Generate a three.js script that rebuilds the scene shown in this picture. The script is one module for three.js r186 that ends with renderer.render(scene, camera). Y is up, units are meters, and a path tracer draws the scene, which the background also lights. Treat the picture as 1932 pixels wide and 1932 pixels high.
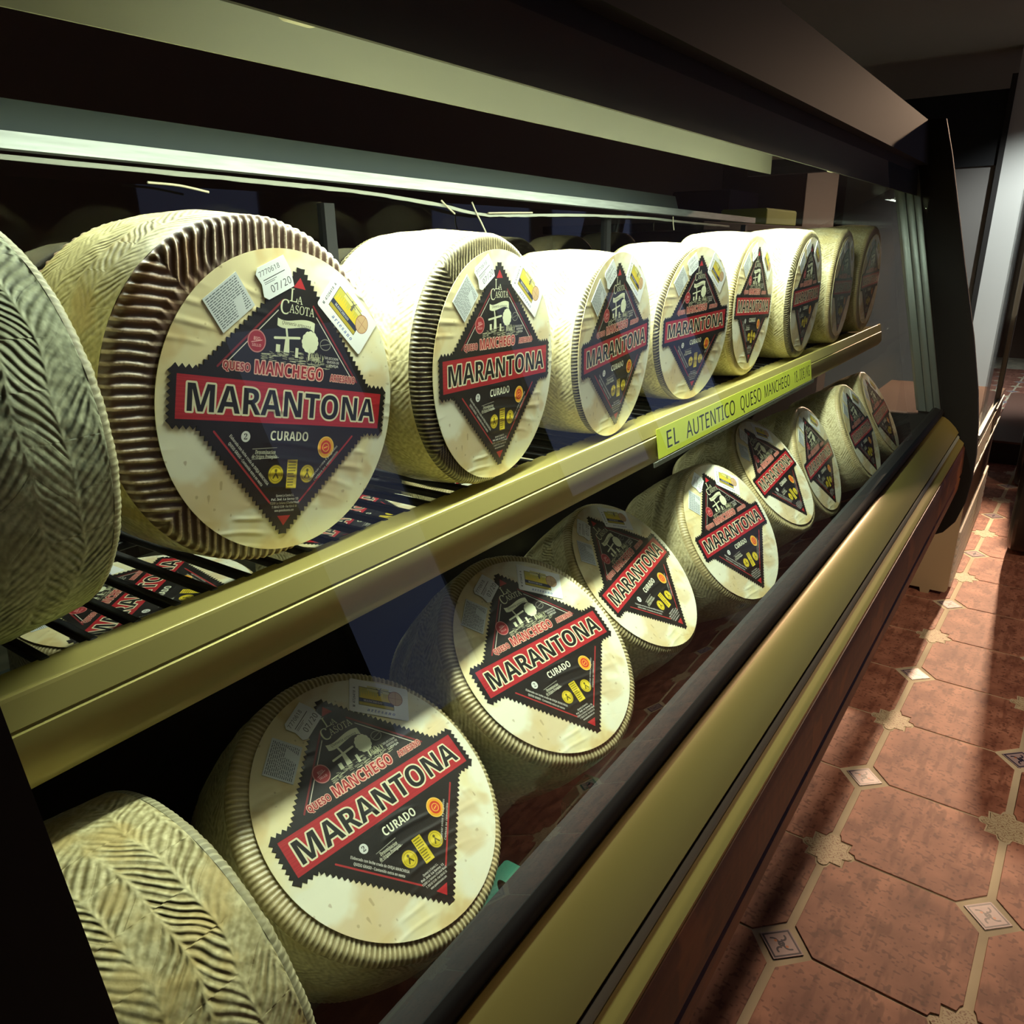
import * as THREE from 'three';
import { RoundedBoxGeometry } from 'three/addons/geometries/RoundedBoxGeometry.js';
import { RectAreaLightUniformsLib } from 'three/addons/lights/RectAreaLightUniformsLib.js';
import { toCreasedNormals } from 'three/addons/utils/BufferGeometryUtils.js';

// ------------------------------------------------------------------ camera, exposure, lights
const scene = new THREE.Scene();
scene.background = new THREE.Color(0x000000);
const camera = new THREE.PerspectiveCamera(2 * Math.atan(966 / 1450) * 180 / Math.PI, 1, 0.02, 60);
camera.position.set(-1.61994, 1.34958, 0.23170);
{
  const right = new THREE.Vector3(0.5708827, -0.0139418, 0.8209132), up = new THREE.Vector3(0.2859648, 0.9406247, -0.1828918);
  const back = new THREE.Vector3(-0.7696214, 0.339162, 0.5409732);
  camera.quaternion.setFromRotationMatrix(new THREE.Matrix4().makeBasis(right, up, back));
}
camera.setViewOffset(1932, 1932, 0, -30, 1932, 1932);   // the photograph's own centre lies 30 px lower
scene.add(camera);
const renderer = new THREE.WebGLRenderer();
renderer.toneMapping = THREE.LinearToneMapping;
renderer.toneMappingExposure = 1.0;
renderer.shadowMap.enabled = true;
RectAreaLightUniformsLib.init();
const TUBE = { x0: -1.30, x1: -0.20, y: 1.476, z: -0.115, color: 0xf1ffe6, intensity: 104 };
const TUBE2 = { x0: -1.40, x1: -0.22, y: 1.492, z: -0.255, color: 0xf1ffe6, intensity: 48 };
for (const t of [TUBE, TUBE2]) { // the two fluorescent tubes of the case, one under the header, one in the roof fitting
  const l = new THREE.RectAreaLight(t.color, t.intensity, t.x1 - t.x0, 0.028);
  l.position.set((t.x0 + t.x1) / 2, t.y - 0.016, t.z);
  l.lookAt(l.position.x, l.position.y - 1, l.position.z);
  l.name = 'tube_light'; scene.add(l);
}
const LAMPS = [
  { p: [5.2, 2.6, 0.6], aim: [6.3, 0.7, -0.3], cone: 38, color: 0xdfe8ec, i: 34, label: 'cool white ceiling lamp in front of the far pillar' },
  { p: [4.7, 2.5, 0.13], aim: [1.0, 0, 0.1], cone: 27, color: 0xffd6b0, i: 95, label: 'warm ceiling lamp over the far end of the aisle' },
  { p: [-0.6, 2.5, 2.0], aim: [2.0, 0, 0.9], cone: 40, color: 0xffdcb8, i: 20, label: 'warm ceiling lamp over the customer aisle' },
];

// ------------------------------------------------------------------ helpers
let seed = 7;
const rnd = () => { seed = (seed * 1664525 + 1013904223) >>> 0; return seed / 4294967296; };
const hash = (x, y, s = 0) => { let h = (x * 374761393 + y * 668265263 + s * 2147483647) | 0; h = Math.imul(h ^ (h >>> 13), 1274126177); return ((h ^ (h >>> 16)) >>> 0) / 4294967296; };
function noise(x, y, s = 0) {
  const i = Math.floor(x), j = Math.floor(y); let a = x - i, b = y - j; a = a * a * (3 - 2 * a); b = b * b * (3 - 2 * b);
  return (hash(i, j, s) * (1 - a) + hash(i + 1, j, s) * a) * (1 - b) + (hash(i, j + 1, s) * (1 - a) + hash(i + 1, j + 1, s) * a) * b;
}
const fbm = (x, y, s = 0, o = 4) => { let v = 0, a = 0.5, n = 0; for (let k = 0; k < o; k++) { v += a * noise(x, y, s + k); n += a; a *= 0.5; x *= 2.03; y *= 2.03; } return v / n; };
const clamp = (v, a = 0, b = 1) => Math.min(b, Math.max(a, v));
const smooth = (a, b, v) => { const t = clamp((v - a) / (b - a)); return t * t * (3 - 2 * t); };
const mix = (a, b, t) => a + (b - a) * t;
const mix3 = (a, b, t) => [mix(a[0], b[0], t), mix(a[1], b[1], t), mix(a[2], b[2], t)];
function dataTex(w, h, fn, srgb = true, wrap = true) {        // fn(u, v) -> [r, g, b] 0..255, v up
  const d = new Uint8Array(w * h * 4);
  for (let y = 0; y < h; y++) for (let x = 0; x < w; x++) {
    const c = fn((x + 0.5) / w, (y + 0.5) / h), k = (y * w + x) * 4;
    d[k] = clamp(c[0], 0, 255); d[k + 1] = clamp(c[1], 0, 255); d[k + 2] = clamp(c[2], 0, 255); d[k + 3] = 255;
  }
  const t = new THREE.DataTexture(d, w, h); t.magFilter = THREE.LinearFilter; t.minFilter = THREE.LinearMipmapLinearFilter; t.generateMipmaps = true;
  if (srgb) t.colorSpace = THREE.SRGBColorSpace;
  if (wrap) t.wrapS = t.wrapT = THREE.RepeatWrapping;
  t.needsUpdate = true; return t;
}
function canvasTex(w, h, draw) {
  const c = document.createElement('canvas'); c.width = w; c.height = h; draw(c.getContext('2d'), w, h);
  const t = new THREE.CanvasTexture(c); t.colorSpace = THREE.SRGBColorSpace; t.anisotropy = 8; return t;
}
const std = (o) => new THREE.MeshStandardMaterial(o);
const phys = (o) => new THREE.MeshPhysicalMaterial(o);
const taken = {};
function numbered(n) { const k = taken[n] = (taken[n] ?? -1) + 1; return k ? n + '_' + String(k).padStart(3, '0') : n; }
function mesh(name, geo, mat, parent, pos) {
  const m = new THREE.Mesh(geo, mat); m.name = name; m.castShadow = m.receiveShadow = true;
  if (pos) m.position.set(...pos);
  if (parent) parent.add(m);
  return m;
}
function thing(name, label, category, group, pos) {
  const g = new THREE.Group(); g.name = numbered(name); g.userData = { label, category }; if (group) g.userData.group = group;
  if (pos) g.position.set(...pos);
  scene.add(g); return g;
}
function structure(name, label, category) { const g = thing(name, label, category); g.userData.kind = 'structure'; return g; }
const box = (x0, x1, y0, y1, z0, z1) => new THREE.BoxGeometry(x1 - x0, y1 - y0, z1 - z0).translate((x0 + x1) / 2, (y0 + y1) / 2, (z0 + z1) / 2);
const rbox = (x0, x1, y0, y1, z0, z1, r = 0.003) => new RoundedBoxGeometry(x1 - x0, y1 - y0, z1 - z0, 2, r).translate((x0 + x1) / 2, (y0 + y1) / 2, (z0 + z1) / 2);
// a closed profile of [y, z] points, swept along x
function sweepX(pts, x0, x1, bevel = 0) {
  const s = new THREE.Shape(pts.map(([y, z]) => new THREE.Vector2(-z, y)));
  const g = new THREE.ExtrudeGeometry(s, { depth: x1 - x0 - 2 * bevel, bevelEnabled: bevel > 0, bevelSize: bevel, bevelThickness: bevel, bevelSegments: 2, curveSegments: 6 });
  g.translate(0, 0, bevel); g.rotateY(Math.PI / 2);          // shape x (= -z) -> world -z... , extrude z -> world x
  g.translate(x0, 0, 0); return toCreasedNormals(g, 0.75);
}
const tube = (pts, r, seg = 24, rad = 8) => new THREE.TubeGeometry(new THREE.CatmullRomCurve3(pts.map((p) => new THREE.Vector3(...p))), seg, r, rad);

// ------------------------------------------------------------------ materials
const M = {};
M.gold = std({ color: new THREE.Color().setRGB(0.37, 0.31, 0.09), metalness: 0.3, roughness: 0.42 });
M.goldStrip = std({ color: new THREE.Color().setRGB(0.40, 0.345, 0.11), metalness: 0.3, roughness: 0.38 });
M.black = std({ color: 0x070807, roughness: 0.7 });
M.rubber = std({ color: 0x0c1113, roughness: 0.75 });
M.blackWire = std({ color: 0x0a0a09, roughness: 0.5 });
M.alu = std({ color: new THREE.Color().setRGB(0.30, 0.345, 0.325), metalness: 0.75, roughness: 0.4 });
M.satin = std({ color: new THREE.Color().setRGB(0.36, 0.41, 0.32), roughness: 0.5 });
M.zinc = std({ color: new THREE.Color().setRGB(0.62, 0.68, 0.66), metalness: 0.35, roughness: 0.5,
  map: dataTex(512, 32, (u, v) => { const n = 205 + 45 * fbm(u * 90, v * 5, 3); return [n, n, n]; }) });
M.flange = std({ color: new THREE.Color().setRGB(0.10, 0.125, 0.135), metalness: 0.4, roughness: 0.35 });
M.roof = std({ color: new THREE.Color().setRGB(0.30, 0.31, 0.25), roughness: 0.55 });
M.fitting = std({ color: new THREE.Color().setRGB(0.33, 0.34, 0.28), roughness: 0.5 });
M.deck = std({ color: new THREE.Color().setRGB(0.022, 0.016, 0.013), roughness: 0.36,
  map: dataTex(512, 128, (u, v) => { const n = 150 + 105 * fbm(u * 22, v * 7, 5); return [n, n * 0.95, n * 0.9]; }) });
M.glass = phys({ color: 0xffffff, transmission: 1, thickness: 0, roughness: 0, ior: 1.5 });
M.rearGlass = phys({ color: 0xdfe6e2, transmission: 1, thickness: 0, roughness: 0.02, ior: 1.5 });
M.green = std({ color: new THREE.Color().setRGB(0.016, 0.19, 0.12), roughness: 0.35 });
M.woodTex = dataTex(1024, 128, (u, v) => {
  const g = fbm(u * 6, v * 26, 11), k = fbm(u * 160, v * 9 + g * 3, 12, 3), worn = smooth(0.55, 0.72, fbm(u * 14, v * 3, 13));
  return mix3(mix3([66, 36, 22], [122, 70, 40], clamp(g * 0.7 + k * 0.5 - 0.15)), [150, 92, 46], worn * 0.7);
});
M.wood = std({ map: M.woodTex, roughness: 0.5 });

// ------------------------------------------------------------------ the room
const WALLS = { x0: -5, x1: 10, z0: -3.2, z1: 3.4, h: 2.8 };
{
  const wallMat = std({ color: 0x57463a, roughness: 0.9 });
  const { x0, x1, z0, z1, h } = WALLS;
  const add = (n, g, m, label, cat) => { const o = mesh(n, g, m, scene); o.userData = { kind: 'structure', label, category: cat }; };
  add('wall_back', box(x0, x1, 0, h, z0 - 0.12, z0), wallMat, 'brown plaster wall behind the cheese counter', 'wall');
  add('wall_front', box(x0, x1, 0, h, z1, z1 + 0.12), wallMat, 'brown plaster wall across the shop aisle', 'wall');
  add('wall_left', box(x0 - 0.12, x0, 0, h, z0, z1), wallMat, 'brown plaster wall at the near end of the shop', 'wall');
  add('wall_right', box(x1, x1 + 0.12, 0, h, z0, z1), wallMat, 'brown plaster wall at the far end of the shop', 'wall');
  add('ceiling', box(x0, x1, h, h + 0.12, z0, z1), std({ color: 0x8d8478, roughness: 0.95 }), 'plain shop ceiling', 'ceiling');
}
// glazed shop front across the aisle, pale evening light behind frosted glass
{
  const frame = std({ color: 0x20201e, roughness: 0.5 }), frost = std({ color: 0x9aa4b8, roughness: 0.4, emissive: 0x93a6d8, emissiveIntensity: 0.48 });
  [[1.10, 1.95, 'door_1', 'frosted glass shop door across the aisle', 'door'], [3.7, 5.2, 'window_1', 'frosted shop window across the aisle', 'window'], [5.6, 7.4, 'window_2', 'wide frosted shop window near the far end of the aisle', 'window']].forEach(([a, b, n, label, cat]) => {
    const g = structure(n, label, cat), y0 = n[0] === 'd' ? 0.08 : 0.9, y1 = 2.62, z = WALLS.z1;
    mesh('frosted_pane', box(a, b, y0, y1, z - 0.03, z - 0.02), frost, g);
    for (const [x0, x1, q0, q1] of [[a - 0.06, a, y0 - 0.06, y1 + 0.06], [b, b + 0.06, y0 - 0.06, y1 + 0.06], [a, b, y1, y1 + 0.06], [a, b, y0 - 0.06, y0]]) mesh('frame', box(x0, x1, q0, q1, z - 0.05, z - 0.001), frame, g);
    const l = new THREE.RectAreaLight(0x93a6d8, 0.1, b - a, y1 - y0); l.position.set((a + b) / 2, (y0 + y1) / 2, z - 0.055); l.lookAt(l.position.x, l.position.y, 0); l.name = 'window_light'; scene.add(l);
  });
}
// floor: patterned terracotta tiles laid on a cream bed
{
  const floor = structure('floor', 'terracotta tiled shop floor with painted corner inserts', 'floor');
  const S = 0.33, th = 2.156 * Math.PI / 180, JX = 0.0095, JZ = 0.0040;   // joints along and across the aisle
  mesh('tile_bed', box(WALLS.x0, WALLS.x1, -0.1, -0.0022, WALLS.z0, WALLS.z1), std({ roughness: 0.85,
    map: (() => { const t = dataTex(256, 256, (u, v) => { const n = 172 + 70 * fbm(u * 40, v * 40, 21); return [n, n * 0.97, n * 0.84]; }); t.repeat.set(2.5, 2.5); return t; })() }), floor);
  const terra = [0, 1, 2].map((k) => dataTex(256, 256, (u, v) => {
    const a = fbm(u * 5 + k * 9, v * 5, 31 + k), b = fbm(u * 6 + 3, v * 20, 35 + k, 4), sp = smooth(0.72, 0.8, noise(u * 60 + k, v * 46, 39));
    let c = mix3([138, 90, 74], [198, 144, 120], clamp(a * 1.3 - 0.15));
    c = mix3(c, [112, 68, 54], smooth(0.5, 0.75, b) * 0.55); return mix3(c, [92, 56, 46], sp * 0.5);
  }));
  const tileMats = terra.map((t) => std({ map: t, roughness: 0.62 }));
  const starMat = std({ roughness: 0.6, map: dataTex(128, 128, (u, v) => {
    const p = Math.sin((u + 0.15 * Math.sin(v * 19)) * 38) * Math.sin((v + 0.15 * Math.sin(u * 23)) * 38), n = fbm(u * 24, v * 24, 44);
    return mix3([206, 198, 166], [142, 112, 86], smooth(0.4, 0.75, p * 0.7 + n * 0.5) * 0.85); }) });
  const diaMat = std({ roughness: 0.35, map: canvasTex(256, 256, (c) => {
    c.fillStyle = '#b3a3a8'; c.fillRect(0, 0, 256, 256); c.strokeStyle = '#1c1f3d'; c.lineWidth = 15; c.strokeRect(18, 18, 220, 220);
    c.lineWidth = 16; c.lineCap = 'round';
    c.beginPath(); c.moveTo(60, 190); c.bezierCurveTo(60, 120, 130, 150, 128, 128); c.bezierCurveTo(126, 100, 190, 130, 196, 66); c.stroke();
    c.beginPath(); c.moveTo(60, 70); c.bezierCurveTo(90, 60, 110, 90, 96, 110); c.stroke();
    c.beginPath(); c.moveTo(196, 186); c.bezierCurveTo(166, 196, 146, 166, 160, 146); c.stroke();
    c.beginPath(); c.arc(128, 128, 20, 0, 7); c.stroke();
    c.fillStyle = '#c07a52'; for (const [x, y] of [[92, 160], [166, 96]]) { c.beginPath(); c.arc(x, y, 13, 0, 7); c.fill(); } }) });
  // the outline of a tile, its corners notched for a star at (0,0) and (1,1), a diamond at (1,0) and (0,1)
  const star = [[0.066, 0], [0.060, 0.014], [0.046, 0.018], [0.046, 0.044], [0.018, 0.042], [0.014, 0.056], [0, 0.060]];
  const dia = [[0.062, 0], [0, 0.062]];
  const outline = (flip) => {
    const pts = [], h = S / 2;
    [[-1, -1, false], [1, -1, true], [1, 1, false], [-1, 1, true]].forEach(([sx, sz, d]) => {
      let n = ((d ? !flip : flip) ? dia : star).map(([a, b]) => [sx * (h - a), sz * (h - b)]);
      const first = sx * sz > 0 ? n.slice().reverse() : n; pts.push(...first);
    });
    return pts.map(([x, z]) => [clamp(x, -h + JZ, h - JZ), clamp(z, -h + JX, h - JX)]);
  };
  const tileGeo = [false, true].map((f) => {
    const s = new THREE.Shape(outline(f).map(([x, z]) => new THREE.Vector2(x, -z)));
    const g = new THREE.ExtrudeGeometry(s, { depth: 0.004, bevelEnabled: true, bevelSize: 0.0008, bevelThickness: 0.0008, bevelSegments: 1 });
    g.rotateX(-Math.PI / 2).translate(0, -0.0048, 0);
    const p = g.attributes.position, uv = g.attributes.uv; for (let i = 0; i < p.count; i++) uv.setXY(i, p.getX(i) / S + 0.5, p.getZ(i) / S + 0.5);
    return g;
  });
  const starGeo = (() => {
    const q = [[0.058, 0.004], [0.052, 0.011], [0.040, 0.014], [0.040, 0.038], [0.015, 0.036], [0.011, 0.048], [0.004, 0.054]], o = [];
    for (const [sx, sz] of [[1, 1], [-1, 1], [-1, -1], [1, -1]]) { const n = q.map(([a, b]) => [sx * a, sz * b]); o.push(...(sx * sz > 0 ? n : n.reverse())); }
    const g = new THREE.ExtrudeGeometry(new THREE.Shape(o.map(([x, z]) => new THREE.Vector2(x, z))), { depth: 0.0032, bevelEnabled: false }).rotateX(-Math.PI / 2).translate(0, -0.0038, 0);
    const p = g.attributes.position, uv = g.attributes.uv; for (let i = 0; i < p.count; i++) uv.setXY(i, p.getX(i) / 0.12 + 0.5, p.getZ(i) / 0.12 + 0.5);
    return g;
  })();
  const diaGeo = new THREE.BoxGeometry(0.064, 0.003, 0.064).rotateY(Math.PI / 4).translate(0, -0.0018, 0);
  const at = (i, j) => [i * S * Math.cos(th) - j * S * Math.sin(th), 0, i * S * Math.sin(th) + j * S * Math.cos(th)];
  const put = (n, g, m, i, j, a = 0) => { const o = mesh(n, g, m, floor, at(i, j)); o.rotation.y = -th + a; o.matrixAutoUpdate = true; };
  for (let i = -6; i <= 26; i++) for (let j = -2; j <= 5; j++) {
    const even = (((i + j) % 2) + 2) % 2 === 0;              // vertex (0,0) is a star
    put('tile', tileGeo[even ? 0 : 1], tileMats[(hash(i, j, 5) * 3) | 0], i + 0.5, j + 0.5);
    put(even ? 'star_insert' : 'diamond_insert', even ? starGeo : diaGeo, even ? starMat : diaMat, i, j);
  }
}

// ------------------------------------------------------------------ the display case
const X0 = -2.45, XE = 0.40, ZR = -0.47;                       // ends and back of the case
const gz = (y) => 0.04 - 0.24 * (y - 0.97);                    // the leaning front glass
{
  const c = thing('display_case', 'long refrigerated counter with leaning glass front and gold metal apron', 'display case');
  // lower body and apron
  mesh('body', sweepX([[0.80, 0.085], [0.80, -0.18], [0.12, -0.18], [0.12, ZR], [0.858, ZR], [0.858, 0.02], [0.90, 0.03], [0.90, 0.085]], X0, XE), M.black, c);
  mesh('base', box(X0 + 0.05, XE - 0.05, 0, 0.12, -0.44, -0.21), M.black, c);
  mesh('gold_apron', sweepX([[0.972, 0.036], [0.9735, 0.0395], [0.972, 0.0445], [0.967, 0.0525], [0.960, 0.0605], [0.9505, 0.070], [0.9395, 0.078], [0.936, 0.077], [0.955, 0.058], [0.962, 0.036]], X0, XE), M.gold, c);
  mesh('trim_line', sweepX([[0.9335, 0.0775], [0.931, 0.0805], [0.9275, 0.0815], [0.9275, 0.076]], X0, XE), M.satin, c);
  mesh('lower_trim', sweepX([[0.926, 0.0810], [0.921, 0.0875], [0.9165, 0.0925], [0.912, 0.0925], [0.912, 0.070], [0.926, 0.070]], X0, XE), M.gold, c);
  {
    const g = sweepX([[0.911, 0.0935], [0.905, 0.0965], [0.862, 0.099], [0.846, 0.099], [0.843, 0.0955], [0.836, 0.0955], [0.833, 0.0985], [0.806, 0.0975], [0.80, 0.094], [0.80, 0.08], [0.911, 0.08]], X0, XE);
    const p = g.attributes.position, uv = g.attributes.uv; for (let i = 0; i < p.count; i++) uv.setXY(i, p.getX(i) / 0.9, (p.getY(i) - 0.78) / 0.14);
    mesh('wood_panel', g, M.wood, c);
  }
  // deck: low well in front, raised step behind
  const uvDeck = (g) => { const p = g.attributes.position, uv = g.attributes.uv; for (let i = 0; i < p.count; i++) uv.setXY(i, p.getX(i) / 0.8, (p.getZ(i) + p.getY(i)) / 0.2); return g; };
  mesh('deck', uvDeck(box(X0, XE, 0.858, 0.872, ZR, 0.018)), M.deck, c);
  mesh('deck_step', uvDeck(rbox(X0, XE, 0.872, 0.985, ZR, -0.254, 0.006)), M.deck, c);
  mesh('deck_upstand', rbox(X0, XE, 0.873, 1.082, -0.2535, -0.2485, 0.0015), M.black, c);
  mesh('well_front', box(X0, XE, 0.872, 0.966, 0.019, 0.034), M.deck, c);
  // front glazing
  const yb = 0.984, yt = 1.512;
  mesh('gasket', sweepX([[0.964, 0.020], [0.993, 0.018], [0.9955, 0.024], [0.990, 0.0375], [0.984, 0.0405], [0.9735, 0.0385], [0.964, 0.0355]], X0, XE), M.rubber, c);
  const pane = (x0, x1, name) => {
    const g = new THREE.PlaneGeometry(x1 - x0, Math.hypot(yt - yb, gz(yt) - gz(yb)));
    g.rotateX(-Math.atan2(gz(yb) - gz(yt), yt - yb)).translate((x0 + x1) / 2, (yb + yt) / 2, (gz(yb) + gz(yt)) / 2);
    mesh(name, g, M.glass, c);
  };
  pane(-1.546, XE - 0.006, 'front_glass'); pane(X0, -1.596, 'front_glass');
  mesh('glazing_post', sweepX([[0.985, gz(0.985) + 0.008], [1.51, gz(1.51) + 0.008], [1.51, gz(1.51) - 0.02], [0.985, gz(0.985) - 0.02]], -1.595, -1.5445), M.black, c);
  mesh('header', sweepX([[1.512, -0.072], [1.60, -0.085], [1.60, -0.16], [1.530, -0.16], [1.530, -0.125], [1.498, -0.125], [1.498, -0.0935], [1.451, -0.0865], [1.451, -0.0835], [1.512, -0.090]], X0, XE), M.black, c);
  mesh('roof', sweepX([[1.545, -0.161], [1.60, -0.161], [1.60, ZR - 0.02], [1.545, ZR - 0.02]], X0, XE), M.roof, c);
  // rear doors: rail, glass panes and stiles
  const tilt = (g) => g.translate(1.0, 0, 0).rotateZ(-0.0125).translate(-1.0, 0, 0);
  mesh('rear_rail', tilt(box(X0, XE, 1.4235, 1.4358, -0.462, -0.446)), M.zinc, c);
  mesh('rear_flange', tilt(sweepX([[1.4345, -0.4625], [1.4365, -0.4615], [1.462, -0.470], [1.462, -0.472]], X0, -0.04)), M.flange, c);
  mesh('rear_sill', box(X0, XE, 0.985, 1.01, -0.475, -0.455), M.alu, c);
  const xs = [X0, -1.62, -0.975, -0.32, XE];
  for (let k = 0; k < 4; k++) {
    mesh('rear_pane', new THREE.PlaneGeometry(xs[k + 1] - xs[k], 0.40).translate((xs[k] + xs[k + 1]) / 2, 1.21, -0.466), M.rearGlass, c);
    mesh('rear_stile', box(xs[k + 1] - 0.011, xs[k + 1] + 0.004, 1.01, 1.402, -0.472, -0.46), M.black, c);
  }
  // far end: glass, ribbed frame and the black curved cheek
  mesh('end_glass', new THREE.PlaneGeometry(0.40, 0.56).rotateY(-Math.PI / 2).translate(XE + 0.002, 1.25, -0.26), M.glass, c);
  const rib = (a, b, x0, x1) => sweepX([[0.985, gz(0.985) - a], [1.515, gz(1.515) - a], [1.515, gz(1.515) - b], [0.985, gz(0.985) - b]], x0, x1, 0.0012);
  mesh('end_frame', rib(0.004, 0.052, XE - 0.006, XE + 0.006), M.alu, c);
  [[0.002, 0.013], [0.0165, 0.029], [0.0325, 0.046]].forEach(([a, b]) => mesh('frame_rib', rib(a, b, XE - 0.014, XE - 0.005), M.alu, c));
  const cheek = [[1.60, -0.055], [1.531, -0.033], [1.415, -0.002], [1.307, 0.027], [1.15, 0.071], [1.035, 0.098], [0.96, 0.111], [0.89, 0.119], [0.83, 0.120], [0.774, 0.116], [0.725, 0.103], [0.695, 0.082],
    [0.66, 0.02], [0.66, ZR], [0.97, ZR], [0.97, gz(0.97) - 0.05], [1.515, gz(1.515) - 0.05], [1.515, ZR], [1.60, ZR]];
  mesh('end_cheek', sweepX(cheek, XE + 0.004, XE + 0.03, 0.002), M.black, c);
  mesh('end_cheek', sweepX([[1.60, -0.055], [1.60, ZR], [0.66, ZR], [0.66, 0.02], [0.80, 0.11], [1.0, 0.10]], X0 - 0.03, X0 - 0.001), M.black, c);
}
// the tube lamps: one under the header, one in a fitting below the roof
const tubeLamp = (T, label, top) => {
  const t = thing('tube_lamp', label, 'lamp'), mid = (T.x0 + T.x1) / 2, len = T.x1 - T.x0;
  mesh('tube', new THREE.CylinderGeometry(0.0125, 0.0125, len, 20).rotateZ(Math.PI / 2).translate(mid, T.y, T.z), std({ color: 0xffffff, emissive: T.color, emissiveIntensity: 3.0 }), t);
  for (const s of [-1, 1]) mesh('lamp_holder', rbox(mid + s * len / 2 - 0.012, mid + s * len / 2 + 0.012, T.y - 0.014, top, T.z - 0.014, T.z + 0.013, 0.004), std({ color: 0xd8d8d0, roughness: 0.5 }), t);
  return t;
};
tubeLamp(TUBE, 'white fluorescent tube lamp tucked under the front header of the counter', 1.497);
{
  const t = tubeLamp(TUBE2, 'white fluorescent tube lamp in a grey fitting below the counter roof', 1.517), a = TUBE2.x0 - 0.03, b = TUBE2.x1 + 0.03;
  mesh('reflector', sweepX([[1.466, -0.2245], [1.544, -0.2245], [1.544, -0.300], [1.492, -0.300], [1.492, -0.2985], [1.518, -0.2985], [1.518, -0.226], [1.466, -0.226]], a, b), M.fitting, t);
}
// torn sealing strip hanging below the rear rail
{
  const t = thing('sealing_strip', 'torn grey sealing strip sagging below the rear rail', 'strip');
  const ys = [[-1.75, 1.4075], [-1.40, 1.4075], [-1.10, 1.4065], [-0.95, 1.405], [-0.80, 1.398], [-0.715, 1.390], [-0.62, 1.3925], [-0.45, 1.399], [-0.20, 1.4035], [0.0, 1.402], [0.25, 1.401]];
  const cv = new THREE.CatmullRomCurve3(ys.map(([x, y]) => new THREE.Vector3(x, y + 0.0125 - 0.0125 * (x + 1.0), -0.451))), P = [], I = [], n = 120;
  for (let k = 0; k <= n; k++) { const p = cv.getPoint(k / n), w = 0.0035 + 0.0012 * noise(k * 0.7, 0, 8); const dz = 0.002 * noise(k * 0.3, 1, 9);
    P.push(p.x, p.y, p.z + dz, p.x, p.y - w, p.z + dz + 0.001, p.x, p.y - w, p.z + dz - 0.001, p.x, p.y, p.z + dz - 0.0012);
    if (k < n) for (let q = 0; q < 4; q++) { const a = k * 4 + q, b = k * 4 + (q + 1) % 4; I.push(a, b, a + 4, b, b + 4, a + 4); } }
  const g = new THREE.BufferGeometry(); g.setAttribute('position', new THREE.Float32BufferAttribute(P, 3)); g.setIndex(I); g.computeVertexNormals();
  const sm = std({ color: 0x9ea294, roughness: 0.8 }), fm = std({ color: 0xcfc8a8, roughness: 0.9 });
  mesh('strip', g, sm, t);
  for (const p of [[[-0.735, 1.4115, -0.448], [-0.725, 1.396, -0.447], [-0.722, 1.388, -0.444], [-0.712, 1.372, -0.442]], [[-0.80, 1.411, -0.447], [-0.79, 1.404, -0.446], [-0.775, 1.396, -0.446]], [[-0.70, 1.399, -0.447], [-0.655, 1.4005, -0.446], [-0.59, 1.4025, -0.447]], [[-0.08, 1.409, -0.447], [-0.082, 1.396, -0.445], [-0.079, 1.384, -0.444]], [[-1.20, 1.41, -0.446], [-1.17, 1.409, -0.445], [-1.14, 1.405, -0.446]]])
    mesh('frayed_thread', tube(p, 0.0011, 12, 6), fm, t);
}

// ------------------------------------------------------------------ the wire shelf and its price strip
const SLOPE = 0.005, shelfY = (x) => 1.1630 + SLOPE * (x + 1.3);  // the shelf sits a touch higher at the far end
{
  const s = thing('wire_shelf', 'black slatted shelf with a gold front strip inside the glass counter', 'shelf', null, [-1.3, 1.163, 0]);
  s.rotation.z = Math.atan(SLOPE);
  const xa = X0 + 1.32, xb = XE - 0.02 + 1.3;
  mesh('front_strip', sweepX([[-0.0012, -0.158], [-0.0008, -0.150], [-0.0004, -0.134], [0.0038, -0.1248], [0.0052, -0.1240], [0.0064, -0.1222], [0.0068, -0.1203], [0.0062, -0.1184], [0.0049, -0.1172], [0.0034, -0.1168], [-0.0085, -0.1150], [-0.0092, -0.1156], [-0.0102, -0.1154], [-0.0108, -0.1138], [-0.0305, -0.1112], [-0.0325, -0.1116], [-0.041, -0.1172], [-0.041, -0.120], [-0.008, -0.1215], [-0.004, -0.150], [-0.004, -0.158]], -1.0, xb), M.goldStrip, s);
  for (let x = -0.62; x < xb; x += 0.0245) mesh('slat', rbox(x, x + 0.0055, -0.0062, -0.0004, -0.44, -0.155, 0.0015), M.blackWire, s);
  for (const z of [-0.436, -0.30, -0.165]) mesh('cross_bar', rbox(-1.0, xb, -0.013, -0.0065, z - 0.004, z + 0.004, 0.0015), M.blackWire, s);
}
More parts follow.
